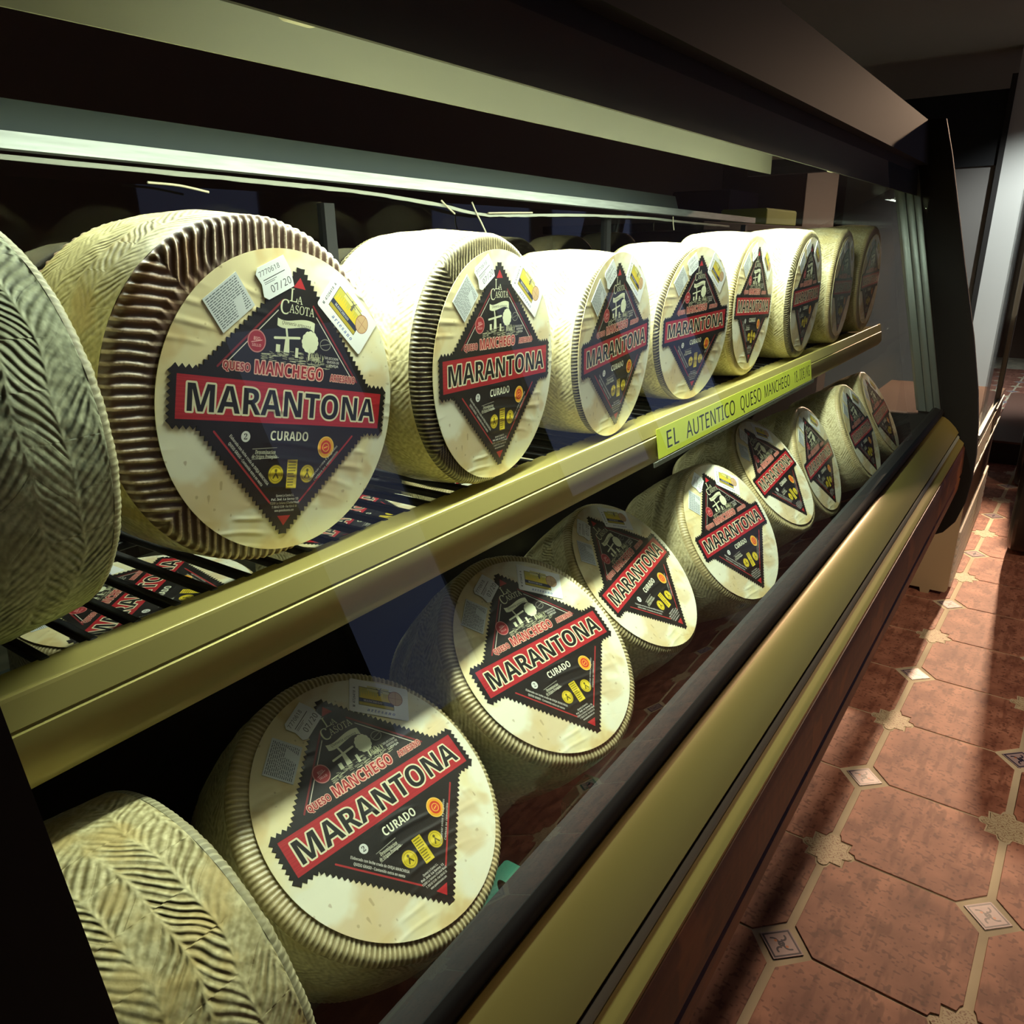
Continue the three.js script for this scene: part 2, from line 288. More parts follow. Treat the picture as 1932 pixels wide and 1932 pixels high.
{
  const pt = thing('price_sign', 'long yellow price sign with black lettering on the gold shelf strip', 'sign', null, [-0.541, 1.1447 + SLOPE * 0.76, -0.1112]);
  pt.rotation.set(-0.152, 0, Math.atan(SLOPE));
  const tex = canvasTex(2048, 112, (c, w, h) => {
    c.fillStyle = '#dbe84e'; c.fillRect(0, 0, w, h); c.fillStyle = '#15170f';
    const put = (t, x0, x1, y = 88, fs = 92, font = 'sans-serif') => { c.font = fs + 'px ' + font; const m = c.measureText(t).width; c.save(); c.translate(x0, y); c.scale((x1 - x0) / m, 1); c.fillText(t, 0, 0); c.restore(); };
    put('EL', 70, 190); put('AUTENTICO', 260, 810); put('QUESO', 870, 1170); put('MANCHEGO', 1210, 1640, 84, 84); put('18.00€/KG', 1710, 2020, 86, 86, 'monospace');
  });
  mesh('card', new THREE.BoxGeometry(0.622, 0.033, 0.0008), [0, 1, 2, 3, 4, 5].map((k) => k === 4 ? std({ map: tex, roughness: 0.5 }) : std({ color: 0xb4bd3c, roughness: 0.6 })), pt);
  mesh('clear_holder', rbox(-0.325, 0.325, -0.0235, -0.0178, -0.0006, 0.0012, 0.0006), std({ color: 0x55574c, roughness: 0.2 }), pt);
}

// ------------------------------------------------------------------ cheese wheels
const RW = 0.1, HW = 0.1;                                      // a wheel's radius and thickness
const BULGE = 0.003;
// imprints of the mould boards, 0..1: parallel ridges in four sectors (broad or fine), or short ridges all around the edge
const sectors = (p) => (x, y) => { const u = Math.abs(y) > Math.abs(x) ? x : y; return Math.pow(0.5 + 0.5 * Math.cos(2 * Math.PI * (u / p + 0.22 * noise(x * 90 + 40, y * 90 + 40, 71))), 1.6); };
const ridge = sectors(0.0054), fineRidge = sectors(0.0034);
const rope = (x, y) => { const t = Math.atan2(y, x) / (2 * Math.PI); return 0.5 + 0.5 * Math.cos(2 * Math.PI * (t * 168 + 0.5 * noise(x * 70 + 40, y * 70 + 40, 75))); };
function ringGeo(profile, nA, disp, uvf) {                      // profile: [r, z] from the middle outwards
  const P = [], U = [], I = [], n = profile.length;
  for (let k = 0; k < n; k++) {
    const a = profile[Math.max(0, k - 1)], b = profile[Math.min(n - 1, k + 1)]; let nr = a[1] - b[1], nz = b[0] - a[0]; const l = Math.hypot(nr, nz) || 1; nr /= l; nz /= l;
    for (let j = 0; j <= nA; j++) {
      const t = 2 * Math.PI * (j % nA) / nA, cx = Math.cos(t), cy = Math.sin(t), d = disp(profile[k][0], profile[k][1], cx, cy, t);
      const r = profile[k][0] + nr * d, z = profile[k][1] + nz * d;
      P.push(cx * r, cy * r, z); U.push(...uvf(cx * profile[k][0], cy * profile[k][0], profile[k][1], j / nA));
    }
  }
  for (let k = 0; k < n - 1; k++) for (let j = 0; j < nA; j++) { const a = k * (nA + 1) + j, b = a + 1, c = a + nA + 1, d = c + 1; I.push(a, c, b, b, c, d); }
  const g = new THREE.BufferGeometry(); g.setAttribute('position', new THREE.Float32BufferAttribute(P, 3)); g.setAttribute('uv', new THREE.Float32BufferAttribute(U, 2)); g.setIndex(I); g.computeVertexNormals(); return g;
}
const E0 = 0.007;                                              // depth of the rounded edge
function wheelGeos(nA, rows, rid, A = 0.0015) {
  const prof = [[0.0005, -0.0004], [0.05, -0.0004], [0.076, -0.0004]], fr = 0.0945;
  for (let k = 0; k <= 8; k++) prof.push([0.082 + (fr - 0.082) * k / 8, -0.0004 - 0.00006 * k]);
  for (let k = 1; k <= 7; k++) { const t = (k / 7) * Math.PI / 2; prof.push([fr + (RW - fr) * Math.sin(t), -0.0009 - (E0 - 0.0009) * (1 - Math.cos(t))]); }
  const uv = (x, y) => [x / 0.21 + 0.5, y / 0.21 + 0.5];
  const amp = (r, z) => smooth(0.074, 0.084, r) * smooth(-E0, -E0 * 0.5, z) * A;
  const face = ringGeo(prof, nA, (r, z, cx, cy) => amp(r, z) * (rid(cx * r, cy * r) - 0.6) + 0.0006 * (noise(cx * r * 160, cy * r * 160, 72) - 0.5) * smooth(0.07, 0.085, r), uv);
  const side = [];
  for (let k = 0; k <= rows; k++) { const t = k / rows; side.push([RW + BULGE * Math.sin(Math.PI * t), -E0 - (HW - 2 * E0) * t]); }
  const bump = (r, z, cx, cy, t) => { const e = smooth(0, 0.01, -E0 - z) * smooth(0, 0.01, z + HW - E0); return e * (0.0009 * (noise(Math.cos(t) * 9 + 20, Math.sin(t) * 9 + z * 60, 73) - 0.5) + 0.0005 * (noise(Math.cos(t) * 26, Math.sin(t) * 26 + z * 170, 74) - 0.5)); };
  const sideG = ringGeo(side, nA, bump, (x, y, z, u) => [u, (-z - E0) / (HW - 2 * E0)]);
  const back = []; for (let k = 0; k <= 6; k++) { const t = (1 - k / 6) * Math.PI / 2; back.push([fr + (RW - fr) * Math.sin(t), -HW + E0 * (1 - Math.cos(t))]); }
  back.push([0.08, -HW], [0.05, -HW], [0.0005, -HW]);
  const backG = ringGeo(back, nA, (r, z, cx, cy) => amp(r, -HW - z) * (rid(cx * r, cy * r) - 0.6), uv);
  return { face, side: sideG, back: backG };
}
const GEO = { broad: wheelGeos(720, 22, ridge), fine: wheelGeos(720, 20, fineRidge), rope: wheelGeos(720, 20, rope, 0.0009), lo: wheelGeos(480, 10, rope, 0.0009), plain: wheelGeos(720, 20, rope, 0.00035) };
// herringbone of the plaited mould, height 0..1
const BANDS = 5, NG = 118;
const weave = (u, v) => {
  const b = v * BANDS + 0.10 * Math.sin(u * 40) + 0.05 * Math.sin(u * 88), k = Math.floor(b), f = b - k, s = (k & 1) ? 3.7 : -2.9;
  const ph = u * NG + s * (f - 0.5) + k * 0.37 + 0.8 * noise(u * 44, v * 7, 80) + 0.9 * hash(Math.floor(u * 30), k, 85), tilt = noise(u * 150 + k * 7, f * 3, 81);
  const bun = Math.floor(ph / 4), inside = ph / 4 - bun;
  const groove = Math.pow(0.5 + 0.5 * Math.cos(2 * Math.PI * ph), 1.3) * (0.55 + 0.45 * smooth(0, 0.12, inside) * smooth(1, 0.88, inside)) * smooth(0.0, 0.13, f) * smooth(1.0, 0.87, f);
  const depth = (0.3 + 0.7 * hash(((bun % 29) + 29) % 29, k, 82)) * (0.35 + 0.65 * smooth(0.32, 0.6, fbm(u * 16, v * 5, 86, 3)));
  return 1 - groove * depth * (0.55 + 0.45 * tilt);
};
const sideBump = dataTex(2048, 384, (u, v) => { const h = 255 * clamp(weave(u, v) * 0.88 + 0.12 * fbm(u * 260, v * 34, 83, 3)); return [h, h, h]; }, false);
const sideMap = (lo, hi, stain, s) => dataTex(1536, 288, (u, v) => {
  const w = weave(u, v), n = fbm(u * 30, v * 4, 84 + s), f = fbm(u * 300, v * 40, 88 + s, 2);
  let c = mix3(lo, hi, clamp(w * 0.9 + f * 0.7 - 0.42)); return mix3(c, stain, smooth(0.5, 0.72, n) * 0.6);
});
const faceMap = (rid, groove, crest, stain, s) => dataTex(1024, 1024, (u, v) => {
  const x = (u - 0.5) * 0.21, y = (v - 0.5) * 0.21, r = Math.hypot(x, y); if (r < 0.07) return groove;
  const g = rid(x, y), n = fbm(u * 26, v * 26, 91 + s), f = fbm(u * 180, v * 180, 95 + s, 2), st = smooth(0.46, 0.66, fbm(u * 5 + s, v * 5, 99 + s));
  return mix3(mix3(groove, crest, clamp(smooth(0.35, 0.9, g) * (0.5 + 0.9 * f) * (0.5 + 1.0 * n))), stain, st * 0.5);
});
const film = { clearcoat: 0.35, clearcoatRoughness: 0.28 };
const SIDE = {
  straw: phys({ map: sideMap([134, 122, 78], [222, 215, 172], [200, 184, 126], 0), bumpMap: sideBump, bumpScale: 0.0012, roughness: 0.62, ...film }),
  olive: phys({ map: sideMap([118, 106, 58], [206, 196, 138], [178, 152, 84], 3), bumpMap: sideBump, bumpScale: 0.0012, roughness: 0.62, ...film }),
  grey: phys({ map: sideMap([70, 76, 54], [188, 194, 156], [146, 150, 112], 6), bumpMap: sideBump, bumpScale: 0.0017, roughness: 0.7 }),
  plait: phys({ map: sideMap([112, 98, 50], [222, 214, 164], [194, 168, 100], 9), bumpMap: sideBump, bumpScale: 0.0017, roughness: 0.66 }),
};
const FACE = {
  broad: phys({ map: faceMap(ridge, [80, 58, 44], [200, 184, 160], [140, 92, 48], 0), roughness: 0.5, ...film }),
  fine: phys({ map: faceMap(fineRidge, [66, 60, 42], [166, 156, 120], [112, 100, 70], 2), roughness: 0.5, ...film }),
  plain: phys({ map: faceMap(fineRidge, [136, 132, 98], [176, 172, 136], [150, 144, 106], 6), roughness: 0.6 }),
  rope: phys({ map: faceMap(rope, [160, 146, 102], [214, 204, 160], [192, 174, 124], 4), roughness: 0.5, ...film }),
};
// ------- printed papers
const wrinkle = dataTex(512, 512, (u, v) => {          // folds of the cling film
  const a = u + 0.06 * fbm(u * 4, v * 4, 141, 2), m = smooth(0.46, 0.66, fbm(u * 4 + 7, v * 4, 143, 3)), w = Math.pow(0.5 + 0.5 * Math.sin((v + 0.10 * a) * 120 + 5 * noise(u * 6, v * 6, 145)), 3);
  const h = 255 * clamp(0.45 * fbm(u * 9, v * 9, 147, 3) + 0.55 * w * m); return [h, h, h];
}, false);
const DISC = phys({ roughness: 0.5, clearcoat: 0.6, clearcoatRoughness: 0.16, bumpMap: wrinkle, bumpScale: 0.0005, map: dataTex(512, 512, (u, v) => {
  const w = 0.5 * fbm(u * 6, v * 6, 130, 3), n = smooth(0.40, 0.62, fbm(u * 3.6 + w, v * 3.6 + w, 111, 4)), k = smooth(0.54, 0.70, fbm(u * 5.2 + 4 + w, v * 5.2, 117, 4)), sp = smooth(0.90, 0.95, noise(u * 46, v * 46, 121));
  return mix3(mix3(mix3([233, 233, 208], [226, 210, 148], n * 0.7), [196, 158, 94], k * 0.4), [120, 96, 60], sp * 0.3);
}) });
const brandTex = canvasTex(1536, 1536, (c, W) => {
  const s = W / 2; c.translate(s, s); c.scale(s, -s);           // label units, y up
  c.fillStyle = '#16130f'; c.fillRect(-1, -1, 2, 2);
  const text = (t, x, y, h, o = {}) => {                         // text of cap height h, optionally fitted to a width
    c.save(); c.translate(x, y); c.rotate(o.rot || 0); c.scale(1, -1);
    const fs = 200; c.font = (o.style || 'bold') + ' ' + fs + 'px ' + (o.font || 'sans-serif'); const m = c.measureText(t).width, k = h / (fs * 0.72), kx = o.w ? o.w / m : k;
    c.scale(kx, k); c.textAlign = o.align || 'center'; c.lineJoin = 'round';
    if (o.stroke) { c.strokeStyle = o.stroke; c.lineWidth = o.lw / k * 2; c.strokeText(t, 0, 0); }
    c.fillStyle = o.fill || '#fff'; c.fillText(t, 0, 0); c.restore();
  };
  const line = (pts, col, lw) => { c.strokeStyle = col; c.lineWidth = lw; c.lineCap = 'round'; c.beginPath(); pts.forEach((p, i) => (i ? c.lineTo(...p) : c.moveTo(...p))); c.stroke(); };
  const disc = (x, y, r, col, ring, lw) => { c.beginPath(); c.arc(x, y, r, 0, 7); c.fillStyle = col; c.fill(); if (ring) { c.strokeStyle = ring; c.lineWidth = lw; c.stroke(); } };
  // borders of the diamond
  const d = 0.80;
  line([[-0.60, d - 0.60], [-0.13, d - 0.13]], '#7e2226', 0.014); line([[0.60, d - 0.60], [0.13, d - 0.13]], '#7e2226', 0.014);
  line([[-0.565, d - 0.60], [-0.165, d - 0.20]], '#d9d6c4', 0.007); line([[0.565, d - 0.60], [0.165, d - 0.20]], '#d9d6c4', 0.007);
  line([[-0.60, -d + 0.60], [-0.13, -d + 0.13]], '#a52a2c', 0.014); line([[0.60, -d + 0.60], [0.13, -d + 0.13]], '#a52a2c', 0.014);
  c.fillStyle = '#b3262b'; c.beginPath(); c.moveTo(0, 0.835); c.lineTo(0.052, 0.765); c.lineTo(-0.052, 0.765); c.fill();
  c.beginPath(); c.moveTo(0, -0.835); c.lineTo(0.058, -0.765); c.lineTo(-0.058, -0.765); c.fill();
  // house name, banner
  const cream = '#d8dcb8';
  text('L', -0.045, 0.672, 0.085, { font: 'serif', fill: cream, style: 'normal' }); text('A', 0.01, 0.665, 0.05, { font: 'serif', fill: cream, style: 'normal' });
  text('C', -0.115, 0.585, 0.095, { font: 'serif', fill: cream, style: 'normal' }); text('ASOTA', 0.035, 0.60, 0.055, { font: 'serif', fill: cream, style: 'normal', w: 0.22 });
  c.fillStyle = cream; c.beginPath(); c.moveTo(-0.165, 0.555); c.bezierCurveTo(-0.08, 0.515, 0.04, 0.60, 0.155, 0.56); c.lineTo(0.155, 0.495); c.lineTo(0.135, 0.51); c.bezierCurveTo(0.04, 0.545, -0.08, 0.465, -0.165, 0.505); c.fill();
  text('Queseria artesana', -0.005, 0.519, 0.022, { font: 'serif', style: 'italic', fill: '#2a2a1c', w: 0.25 });
  // landscape: mill, house, tree, furrows
  const mill = (x, y, k) => {
    c.fillStyle = cream; c.beginPath(); c.moveTo(x - 0.025 * k, y - 0.09 * k); c.lineTo(x - 0.017 * k, y); c.lineTo(x + 0.017 * k, y); c.lineTo(x + 0.025 * k, y - 0.09 * k); c.fill();
    for (const a of [0.15, 1.72, 3.29, 4.86]) line([[x, y + 0.005], [x + 0.105 * k * Math.cos(a), y + 0.005 + 0.075 * k * Math.sin(a)]], cream, 0.017 * k);
  };
  mill(-0.075, 0.43, 1);
  c.fillStyle = cream; c.fillRect(-0.165, 0.335, 0.035, 0.05); c.fillRect(0.0, 0.315, 0.026, 0.065);
  c.fillStyle = '#dfe4c0'; for (let k = 0; k < 12; k++) { const a = k * Math.PI / 6; c.beginPath(); c.arc(0.125 + 0.052 * Math.cos(a), 0.43 + 0.052 * Math.sin(a), 0.024, 0, 7); c.fill(); } c.beginPath(); c.arc(0.125, 0.43, 0.058, 0, 7); c.fill();
  line([[0.125, 0.38], [0.122, 0.315]], cream, 0.013);
  for (let k = 0; k < 90; k++) { const x = -0.29 + 0.58 * hash(k, 1, 3), y = 0.262 + 0.10 * hash(k, 2, 3) * (1 - Math.abs(x) * 1.4), l = 0.02 + 0.04 * hash(k, 3, 3); line([[x, y], [x + l, y + 0.012 * (hash(k, 4, 3) - 0.4)]], 'rgba(205,208,170,0.75)', 0.0045); }
  for (let k = 0; k < 40; k++) { const x = 0.10 + 0.16 * hash(k, 5, 3), y = 0.29 + 0.05 * hash(k, 6, 3); line([[x, y], [x + 0.02 * (hash(k, 7, 3) - 0.5), y + 0.028]], 'rgba(190,194,150,0.7)', 0.005); }
  disc(-0.32, 0.385, 0.068, '#9c262c', '#c9837c', 0.008); text('BIO', -0.32, 0.39, 0.022, { fill: '#dba8a0' }); line([[-0.36, 0.375], [-0.28, 0.395]], '#dba8a0', 0.006); text('SELLO', -0.32, 0.35, 0.018, { fill: '#dba8a0' });
  c.strokeStyle = '#8b8b7c'; c.lineWidth = 0.006; c.beginPath(); c.ellipse(0.265, 0.43, 0.048, 0.036, 0, 0, 7); c.stroke(); line([[0.225, 0.42], [0.305, 0.44]], '#8b8b7c', 0.005);
  text('SELECCION', 0.335, 0.335, 0.016, { fill: '#c9c9bc', w: 0.13 }); text('QUESOS DE', 0.35, 0.31, 0.016, { fill: '#c9c9bc', w: 0.12 }); text('OVEJA', 0.36, 0.285, 0.016, { fill: '#c9c9bc', w: 0.09 });
  // red title line
  text('QUESO', -0.46, 0.188, 0.05, { fill: '#8d1f22', stroke: '#d7a290', lw: 0.006, w: 0.21 });
  text('MANCHEGO', -0.03, 0.182, 0.082, { fill: '#9e2225', stroke: '#e0b29c', lw: 0.008, w: 0.60 });
  text('ARTESANO', 0.46, 0.188, 0.046, { fill: '#8d1f22', stroke: '#d7a290', lw: 0.006, w: 0.25 });
  // the band
  c.fillStyle = '#16130f'; c.fillRect(-0.95, -0.172, 1.9, 0.344);
  c.fillStyle = '#ab2129'; c.fillRect(-0.872, -0.132, 1.744, 0.264);
  const wv = dataWaves; wv(c);
  text('MARANTONA', 0, -0.082, 0.168, { fill: '#131311', stroke: '#ded9b4', lw: 0.0125, w: 1.64 });
  // lower half
  text('CURADO', 0.005, -0.245, 0.064, { fill: '#e9ebcf', w: 0.34 });
  disc(-0.36, -0.225, 0.036, '#d7dad2'); text('2', -0.36, -0.243, 0.04, { fill: '#20201c', font: 'serif' });
  disc(0.345, -0.285, 0.074, '#e8a224', '#f0c85a', 0.008); disc(0.345, -0.285, 0.050, '#cc3a22'); c.strokeStyle = '#eab043'; c.lineWidth = 0.007; c.beginPath(); c.arc(0.345, -0.285, 0.03, 0, 7); c.stroke(); line([[0.33, -0.29], [0.36, -0.28]], '#eab043', 0.008);
  for (const [y, w] of [[-0.305, 0.20], [-0.372, 0.22]]) line([[-0.30, y], [-0.30 + w, y + 0.012]], '#a9aa98', 0.0045);
  text('Denominacion', -0.195, -0.337, 0.026, { font: 'serif', style: 'bold italic', fill: '#d4d6bc', w: 0.17 }); text('de Origen Protegida', -0.20, -0.366, 0.024, { font: 'serif', style: 'bold italic', fill: '#d4d6bc', w: 0.21 });
  const yel = '#d8c22c'; disc(-0.095, -0.475, 0.062, yel, '#b09a18', 0.006); disc(0.185, -0.475, 0.062, yel, '#b09a18', 0.006); c.fillStyle = yel; c.fillRect(0.0, -0.575, 0.09, 0.20);
  for (const x of [-0.095, 0.185]) { disc(x, -0.45, 0.011, '#5d5210'); line([[x - 0.02, -0.50], [x, -0.468], [x + 0.02, -0.50]], '#5d5210', 0.011); c.strokeStyle = '#8a7a14'; c.lineWidth = 0.004; c.beginPath(); c.arc(x, -0.475, 0.05, 0, 7); c.stroke(); }
  for (let k = 0; k < 9; k++) line([[0.012, -0.392 - k * 0.020], [0.012 + 0.064 * (0.6 + 0.4 * hash(k, 9, 3)), -0.392 - k * 0.020]], '#7d6f18', 0.008);
  ['Quesos La Casota S.L.', 'Pol. Ind. La Serna 13', '13200 La Solana (Ciudad Real)', 'T. 926 63 12 09 - Fax 926 63 38', 'www.quesoslacasota.com'].forEach((t, k) => text(t, 0, -0.632 - k * 0.026, 0.016, { fill: '#d4d4c8', w: [0.16, 0.24, 0.26, 0.22, 0.17][k] }));
  const q = Math.PI / 4;
  text('Elaborado con leche cruda de OVEJA MANCHEGA', -0.325, -0.388, 0.021, { rot: -q, fill: '#cfcfc2', w: 0.46, style: 'bold' }); text('QUESO GRASO - Contenido extra en venta', -0.352, -0.415, 0.021, { rot: -q, fill: '#cfcfc2', w: 0.40, style: 'bold' });
  text('Conservar entre 4 y 8 grados', 0.335, -0.405, 0.018, { rot: q, fill: '#bdbdb0', w: 0.36 }); text('Corteza no comestible', 0.365, -0.425, 0.018, { rot: q, fill: '#bdbdb0', w: 0.30 });
});
function dataWaves(c) { for (let k = 0; k < 26; k++) { c.strokeStyle = k % 2 ? 'rgba(150,26,32,0.35)' : 'rgba(200,60,56,0.30)'; c.lineWidth = 0.006; c.beginPath(); for (let x = -0.872; x <= 0.873; x += 0.05) { const y = -0.125 + k * 0.01 + 0.006 * Math.sin(x * 9 + k); x < -0.87 ? c.moveTo(x, y) : c.lineTo(x, y); } c.stroke(); } }
const BRAND = phys({ map: brandTex, roughness: 0.42, clearcoat: 0.6, clearcoatRoughness: 0.14, bumpMap: wrinkle, bumpScale: 0.0005 });
const R0 = 0.09;
function planarUV(g, w, h, sideUV) { const p = g.attributes.position, uv = g.attributes.uv; for (let i = 0; i < p.count; i++) uv.setXY(i, clamp(p.getX(i) / w + 0.5, 0.002, 0.998), clamp(p.getY(i) / h + 0.5, 0.002, 0.998)); return g; }
const flat = (shape, t) => new THREE.ExtrudeGeometry(shape, { depth: t, bevelEnabled: false, curveSegments: 8 });
const brandGeo = (() => {
  const cs = [[0, 0.905], [0.735, 0.17], [0.92, 0.17], [0.92, -0.17], [0.735, -0.17], [0, -0.905], [-0.735, -0.17], [-0.92, -0.17], [-0.92, 0.17], [-0.735, 0.17]], pts = [];
  cs.forEach((a, i) => { const b = cs[(i + 1) % cs.length], L = Math.hypot(b[0] - a[0], b[1] - a[1]), n = Math.max(2, Math.round(L / 0.044)), tx = (b[0] - a[0]) / L, ty = (b[1] - a[1]) / L, nx = ty * -1, ny = tx;
    for (let k = 0; k < n; k++) { pts.push([a[0] + tx * L * k / n, a[1] + ty * L * k / n]); pts.push([a[0] + tx * L * (k + 0.5) / n - nx * -0.026, a[1] + ty * L * (k + 0.5) / n - ny * -0.026]); } });
  const s = new THREE.Shape(pts.map(([x, y]) => new THREE.Vector2(x * R0 * 0.985, y * R0 * 0.985)));
  return planarUV(flat(s, 0.00035), 2 * R0, 2 * R0);
})();
const discGeo = (() => { const s = new THREE.Shape(); s.absarc(0, 0, R0, 0, Math.PI * 2); const g = new THREE.ExtrudeGeometry(s, { depth: 0.0004, bevelEnabled: false, curveSegments: 64 }); return planarUV(g, 2 * R0, 2 * R0); })();
const rr = (w, h, r) => { const s = new THREE.Shape(); s.moveTo(-w / 2 + r, -h / 2); s.lineTo(w / 2 - r, -h / 2); s.absarc(w / 2 - r, -h / 2 + r, r, -Math.PI / 2, 0); s.absarc(w / 2 - r, h / 2 - r, r, 0, Math.PI / 2); s.absarc(-w / 2 + r, h / 2 - r, r, Math.PI / 2, Math.PI); s.absarc(-w / 2 + r, -h / 2 + r, r, Math.PI, 1.5 * Math.PI); return s; };
const certGeo = planarUV(flat(rr(0.53 * R0, 0.30 * R0, 0.02 * R0), 0.0004), 0.53 * R0, 0.30 * R0);
const dateGeo = (() => { const w = 0.26 * R0, h = 0.205 * R0, k = 0.03 * R0, s = new THREE.Shape(); [[-w / 2, -h / 2 + k], [-w / 2 + k, -h / 2], [w / 2, -h / 2], [w / 2 + k * 0.6, 0], [w / 2, h / 2], [-w / 2 + k, h / 2], [-w / 2, h / 2 - k], [-w / 2 + k * 0.6, 0]].forEach(([x, y], i) => (i ? s.lineTo(x, y) : s.moveTo(x, y))); return planarUV(flat(s, 0.0003), w * 1.15, h); })();
const ingGeo = planarUV(flat(rr(0.30 * R0, 0.235 * R0, 0.004 * R0), 0.0003), 0.30 * R0, 0.235 * R0);
const certTex = canvasTex(512, 290, (c) => {
  c.fillStyle = '#eef1ee'; c.fillRect(0, 0, 512, 290);
  c.fillStyle = '#c9bf52'; c.fillRect(82, 60, 300, 160); c.fillStyle = '#d9d490'; c.fillRect(150, 40, 190, 46); c.fillStyle = '#e3c93c'; for (let k = 0; k < 14; k++) { c.beginPath(); c.moveTo(90 + k * 20, 160); c.lineTo(104 + k * 20, 70 + 50 * hash(k, 1, 6)); c.lineTo(122 + k * 20, 160); c.fill(); }
  c.fillStyle = '#6d6a58'; c.fillRect(248, 66, 20, 46); c.strokeStyle = '#6d6a58'; c.lineWidth = 6; for (const a of [0.5, 2.07, 3.64, 5.21]) { c.beginPath(); c.moveTo(258, 66); c.lineTo(258 + 34 * Math.cos(a), 66 + 30 * Math.sin(a)); c.stroke(); }
  c.fillStyle = '#2c3350'; c.fillRect(82, 158, 300, 34); c.fillStyle = '#d6d8e0'; c.font = 'bold 26px serif'; c.fillText('MANCHEGO', 120, 184); c.fillStyle = '#b9a83a'; c.fillRect(82, 192, 300, 28); c.strokeStyle = '#30332c'; c.lineWidth = 4; c.strokeRect(82, 60, 300, 160);
  c.fillStyle = '#cfae84'; c.beginPath(); c.ellipse(398, 110, 62, 62, 0, 0, 7); c.fill(); c.strokeStyle = '#8a4a3c'; c.lineWidth = 4; c.stroke(); c.lineWidth = 2; c.beginPath(); c.moveTo(398, 50); c.lineTo(398, 170); c.moveTo(338, 110); c.lineTo(458, 110); c.stroke();
  c.fillStyle = '#4d62a8'; c.font = 'italic bold 38px serif'; c.fillText('a r t e s a n o', 150, 266);
  c.save(); c.translate(50, 250); c.rotate(-Math.PI / 2); c.fillStyle = '#2c2f36'; c.font = 'bold 27px monospace'; c.fillText('M 4726418 A', 0, 0); c.restore();
});
const dateTex = canvasTex(300, 206, (c) => { c.fillStyle = '#e6ecea'; c.fillRect(0, 0, 300, 206); c.fillStyle = '#2a2d2f'; c.font = '44px monospace'; c.fillText('7770618', 40, 58); c.fillRect(60, 84, 190, 5); c.fillRect(60, 100, 110, 3); c.fillRect(60, 110, 90, 3); c.font = '62px monospace'; c.fillText('07/20', 90, 178); });
const ingTex = canvasTex(256, 200, (c) => { c.fillStyle = '#d3dad8'; c.fillRect(0, 0, 256, 200); c.fillStyle = '#5d6568'; for (let k = 0; k < 15; k++) { let x = 12; while (x < 236) { const w = 8 + 26 * hash(k, x | 0, 17); c.fillRect(x, 12 + k * 12, Math.min(w, 240 - x), 5); x += w + 5; } if (k > 7) { c.fillStyle = '#d3dad8'; c.fillRect(190 - k * 4, 10 + k * 12, 60, 9); c.fillStyle = '#5d6568'; } } });
const paper = (t) => phys({ map: t, roughness: 0.45, clearcoat: 0.5, clearcoatRoughness: 0.15 });
const CERT = paper(certTex), DATE = paper(dateTex), ING = paper(ingTex);
const D2R = Math.PI / 180;
// o: name of the look, label pose [yaw, lean, spin, x, y, z], body scale, body offset, thickness
function wheel(label, group, o) {
  const g = thing('cheese_wheel', label, 'cheese', group), [yaw, lean, spin, x, y, z] = o.pose;
  g.position.set(x, y, z);
  g.quaternion.setFromEuler(new THREE.Euler(0, yaw * D2R, 0)).multiply(new THREE.Quaternion().setFromEuler(new THREE.Euler(-lean * D2R, 0, 0)));
  if (o.axisX) g.quaternion.multiply(new THREE.Quaternion().setFromEuler(new THREE.Euler(0, Math.PI / 2, 0)));
  g.quaternion.multiply(new THREE.Quaternion().setFromEuler(new THREE.Euler(0, 0, spin * D2R)));
  const look = o.face ?? 'rope', G = GEO[look === 'rope' && !o.hi ? 'lo' : look], k = o.k ?? 1, kz = (o.h ?? HW) / HW, [dx, dy] = o.off ?? [0, 0];
  const put = (n, geo, m) => { const e = mesh(n, geo, m, g, [dx, dy, 0]); e.scale.set(k, k, kz); e.rotation.z = (o.turn ?? 0) * D2R; return e; };
  put('rind_side', G.side, SIDE[o.side ?? 'straw']); put('rind_face', G.face, FACE[look]); put('rind_back', G.back, FACE[look]);
  if (o.bare) return g;
  const d = mesh('paper_disc', discGeo, DISC, g, [0, 0, 0.0006]); d.rotation.z = 0; d.userData.label = 'round cream paper disc with yellow stains';
  const b = mesh('brand_label', brandGeo, BRAND, d, [0, 0, 0.00045]); b.userData.label = 'black and red diamond label with serrated edge';
  const j = () => (rnd() - 0.5);
  const st = (n, geo, m, px, py, rot, lift) => { const e = mesh(n, geo, m, d, [px * R0, py * R0, lift]); e.rotation.z = rot * D2R; };
  st('certificate_card', certGeo, CERT, 0.475 + 0.05 * j(), 0.655 + 0.04 * j(), -35 + 8 * j(), 0.0005);
  st('date_sticker', dateGeo, DATE, -0.245 + 0.07 * j(), 0.805 + 0.03 * j(), 29 + 8 * j(), 0.00085);
  st('ingredient_sticker', ingGeo, ING, -0.535 + 0.03 * j(), 0.60 + 0.03 * j(), 45 + 6 * j(), 0.0005);
  return g;
}
const UP = 'cheese wheels standing on the slatted shelf', LOW = 'cheese wheels leaning on the lower deck';
const up = (label, pose, o = {}) => {                           // stands on the shelf: the body's radius follows from its height
  const off = o.off ?? [0, 0], k = (pose[4] + off[1] - shelfY(pose[3]) - 0.0005) / (RW + BULGE); wheel(label, UP, { pose, k, ...o, off });
};
const low = (label, pose, o = {}) => {                          // leans on the deck: its thickness follows from its height
  const b = pose[1] * D2R, h = clamp((pose[4] - (RW + 0.001) * Math.cos(b) - 0.8725) / Math.sin(b) , 0.08, 0.125); wheel(label, LOW, { pose, h, ...o });
};
up('bare grey-green cheese wheel turned sideways on the shelf, first beside the black glazing post', [2.6, 0, 0, -1.447, 1.2692, -0.2114], { axisX: true, bare: true, side: 'grey', face: 'plain', hi: true, turn: 20 });
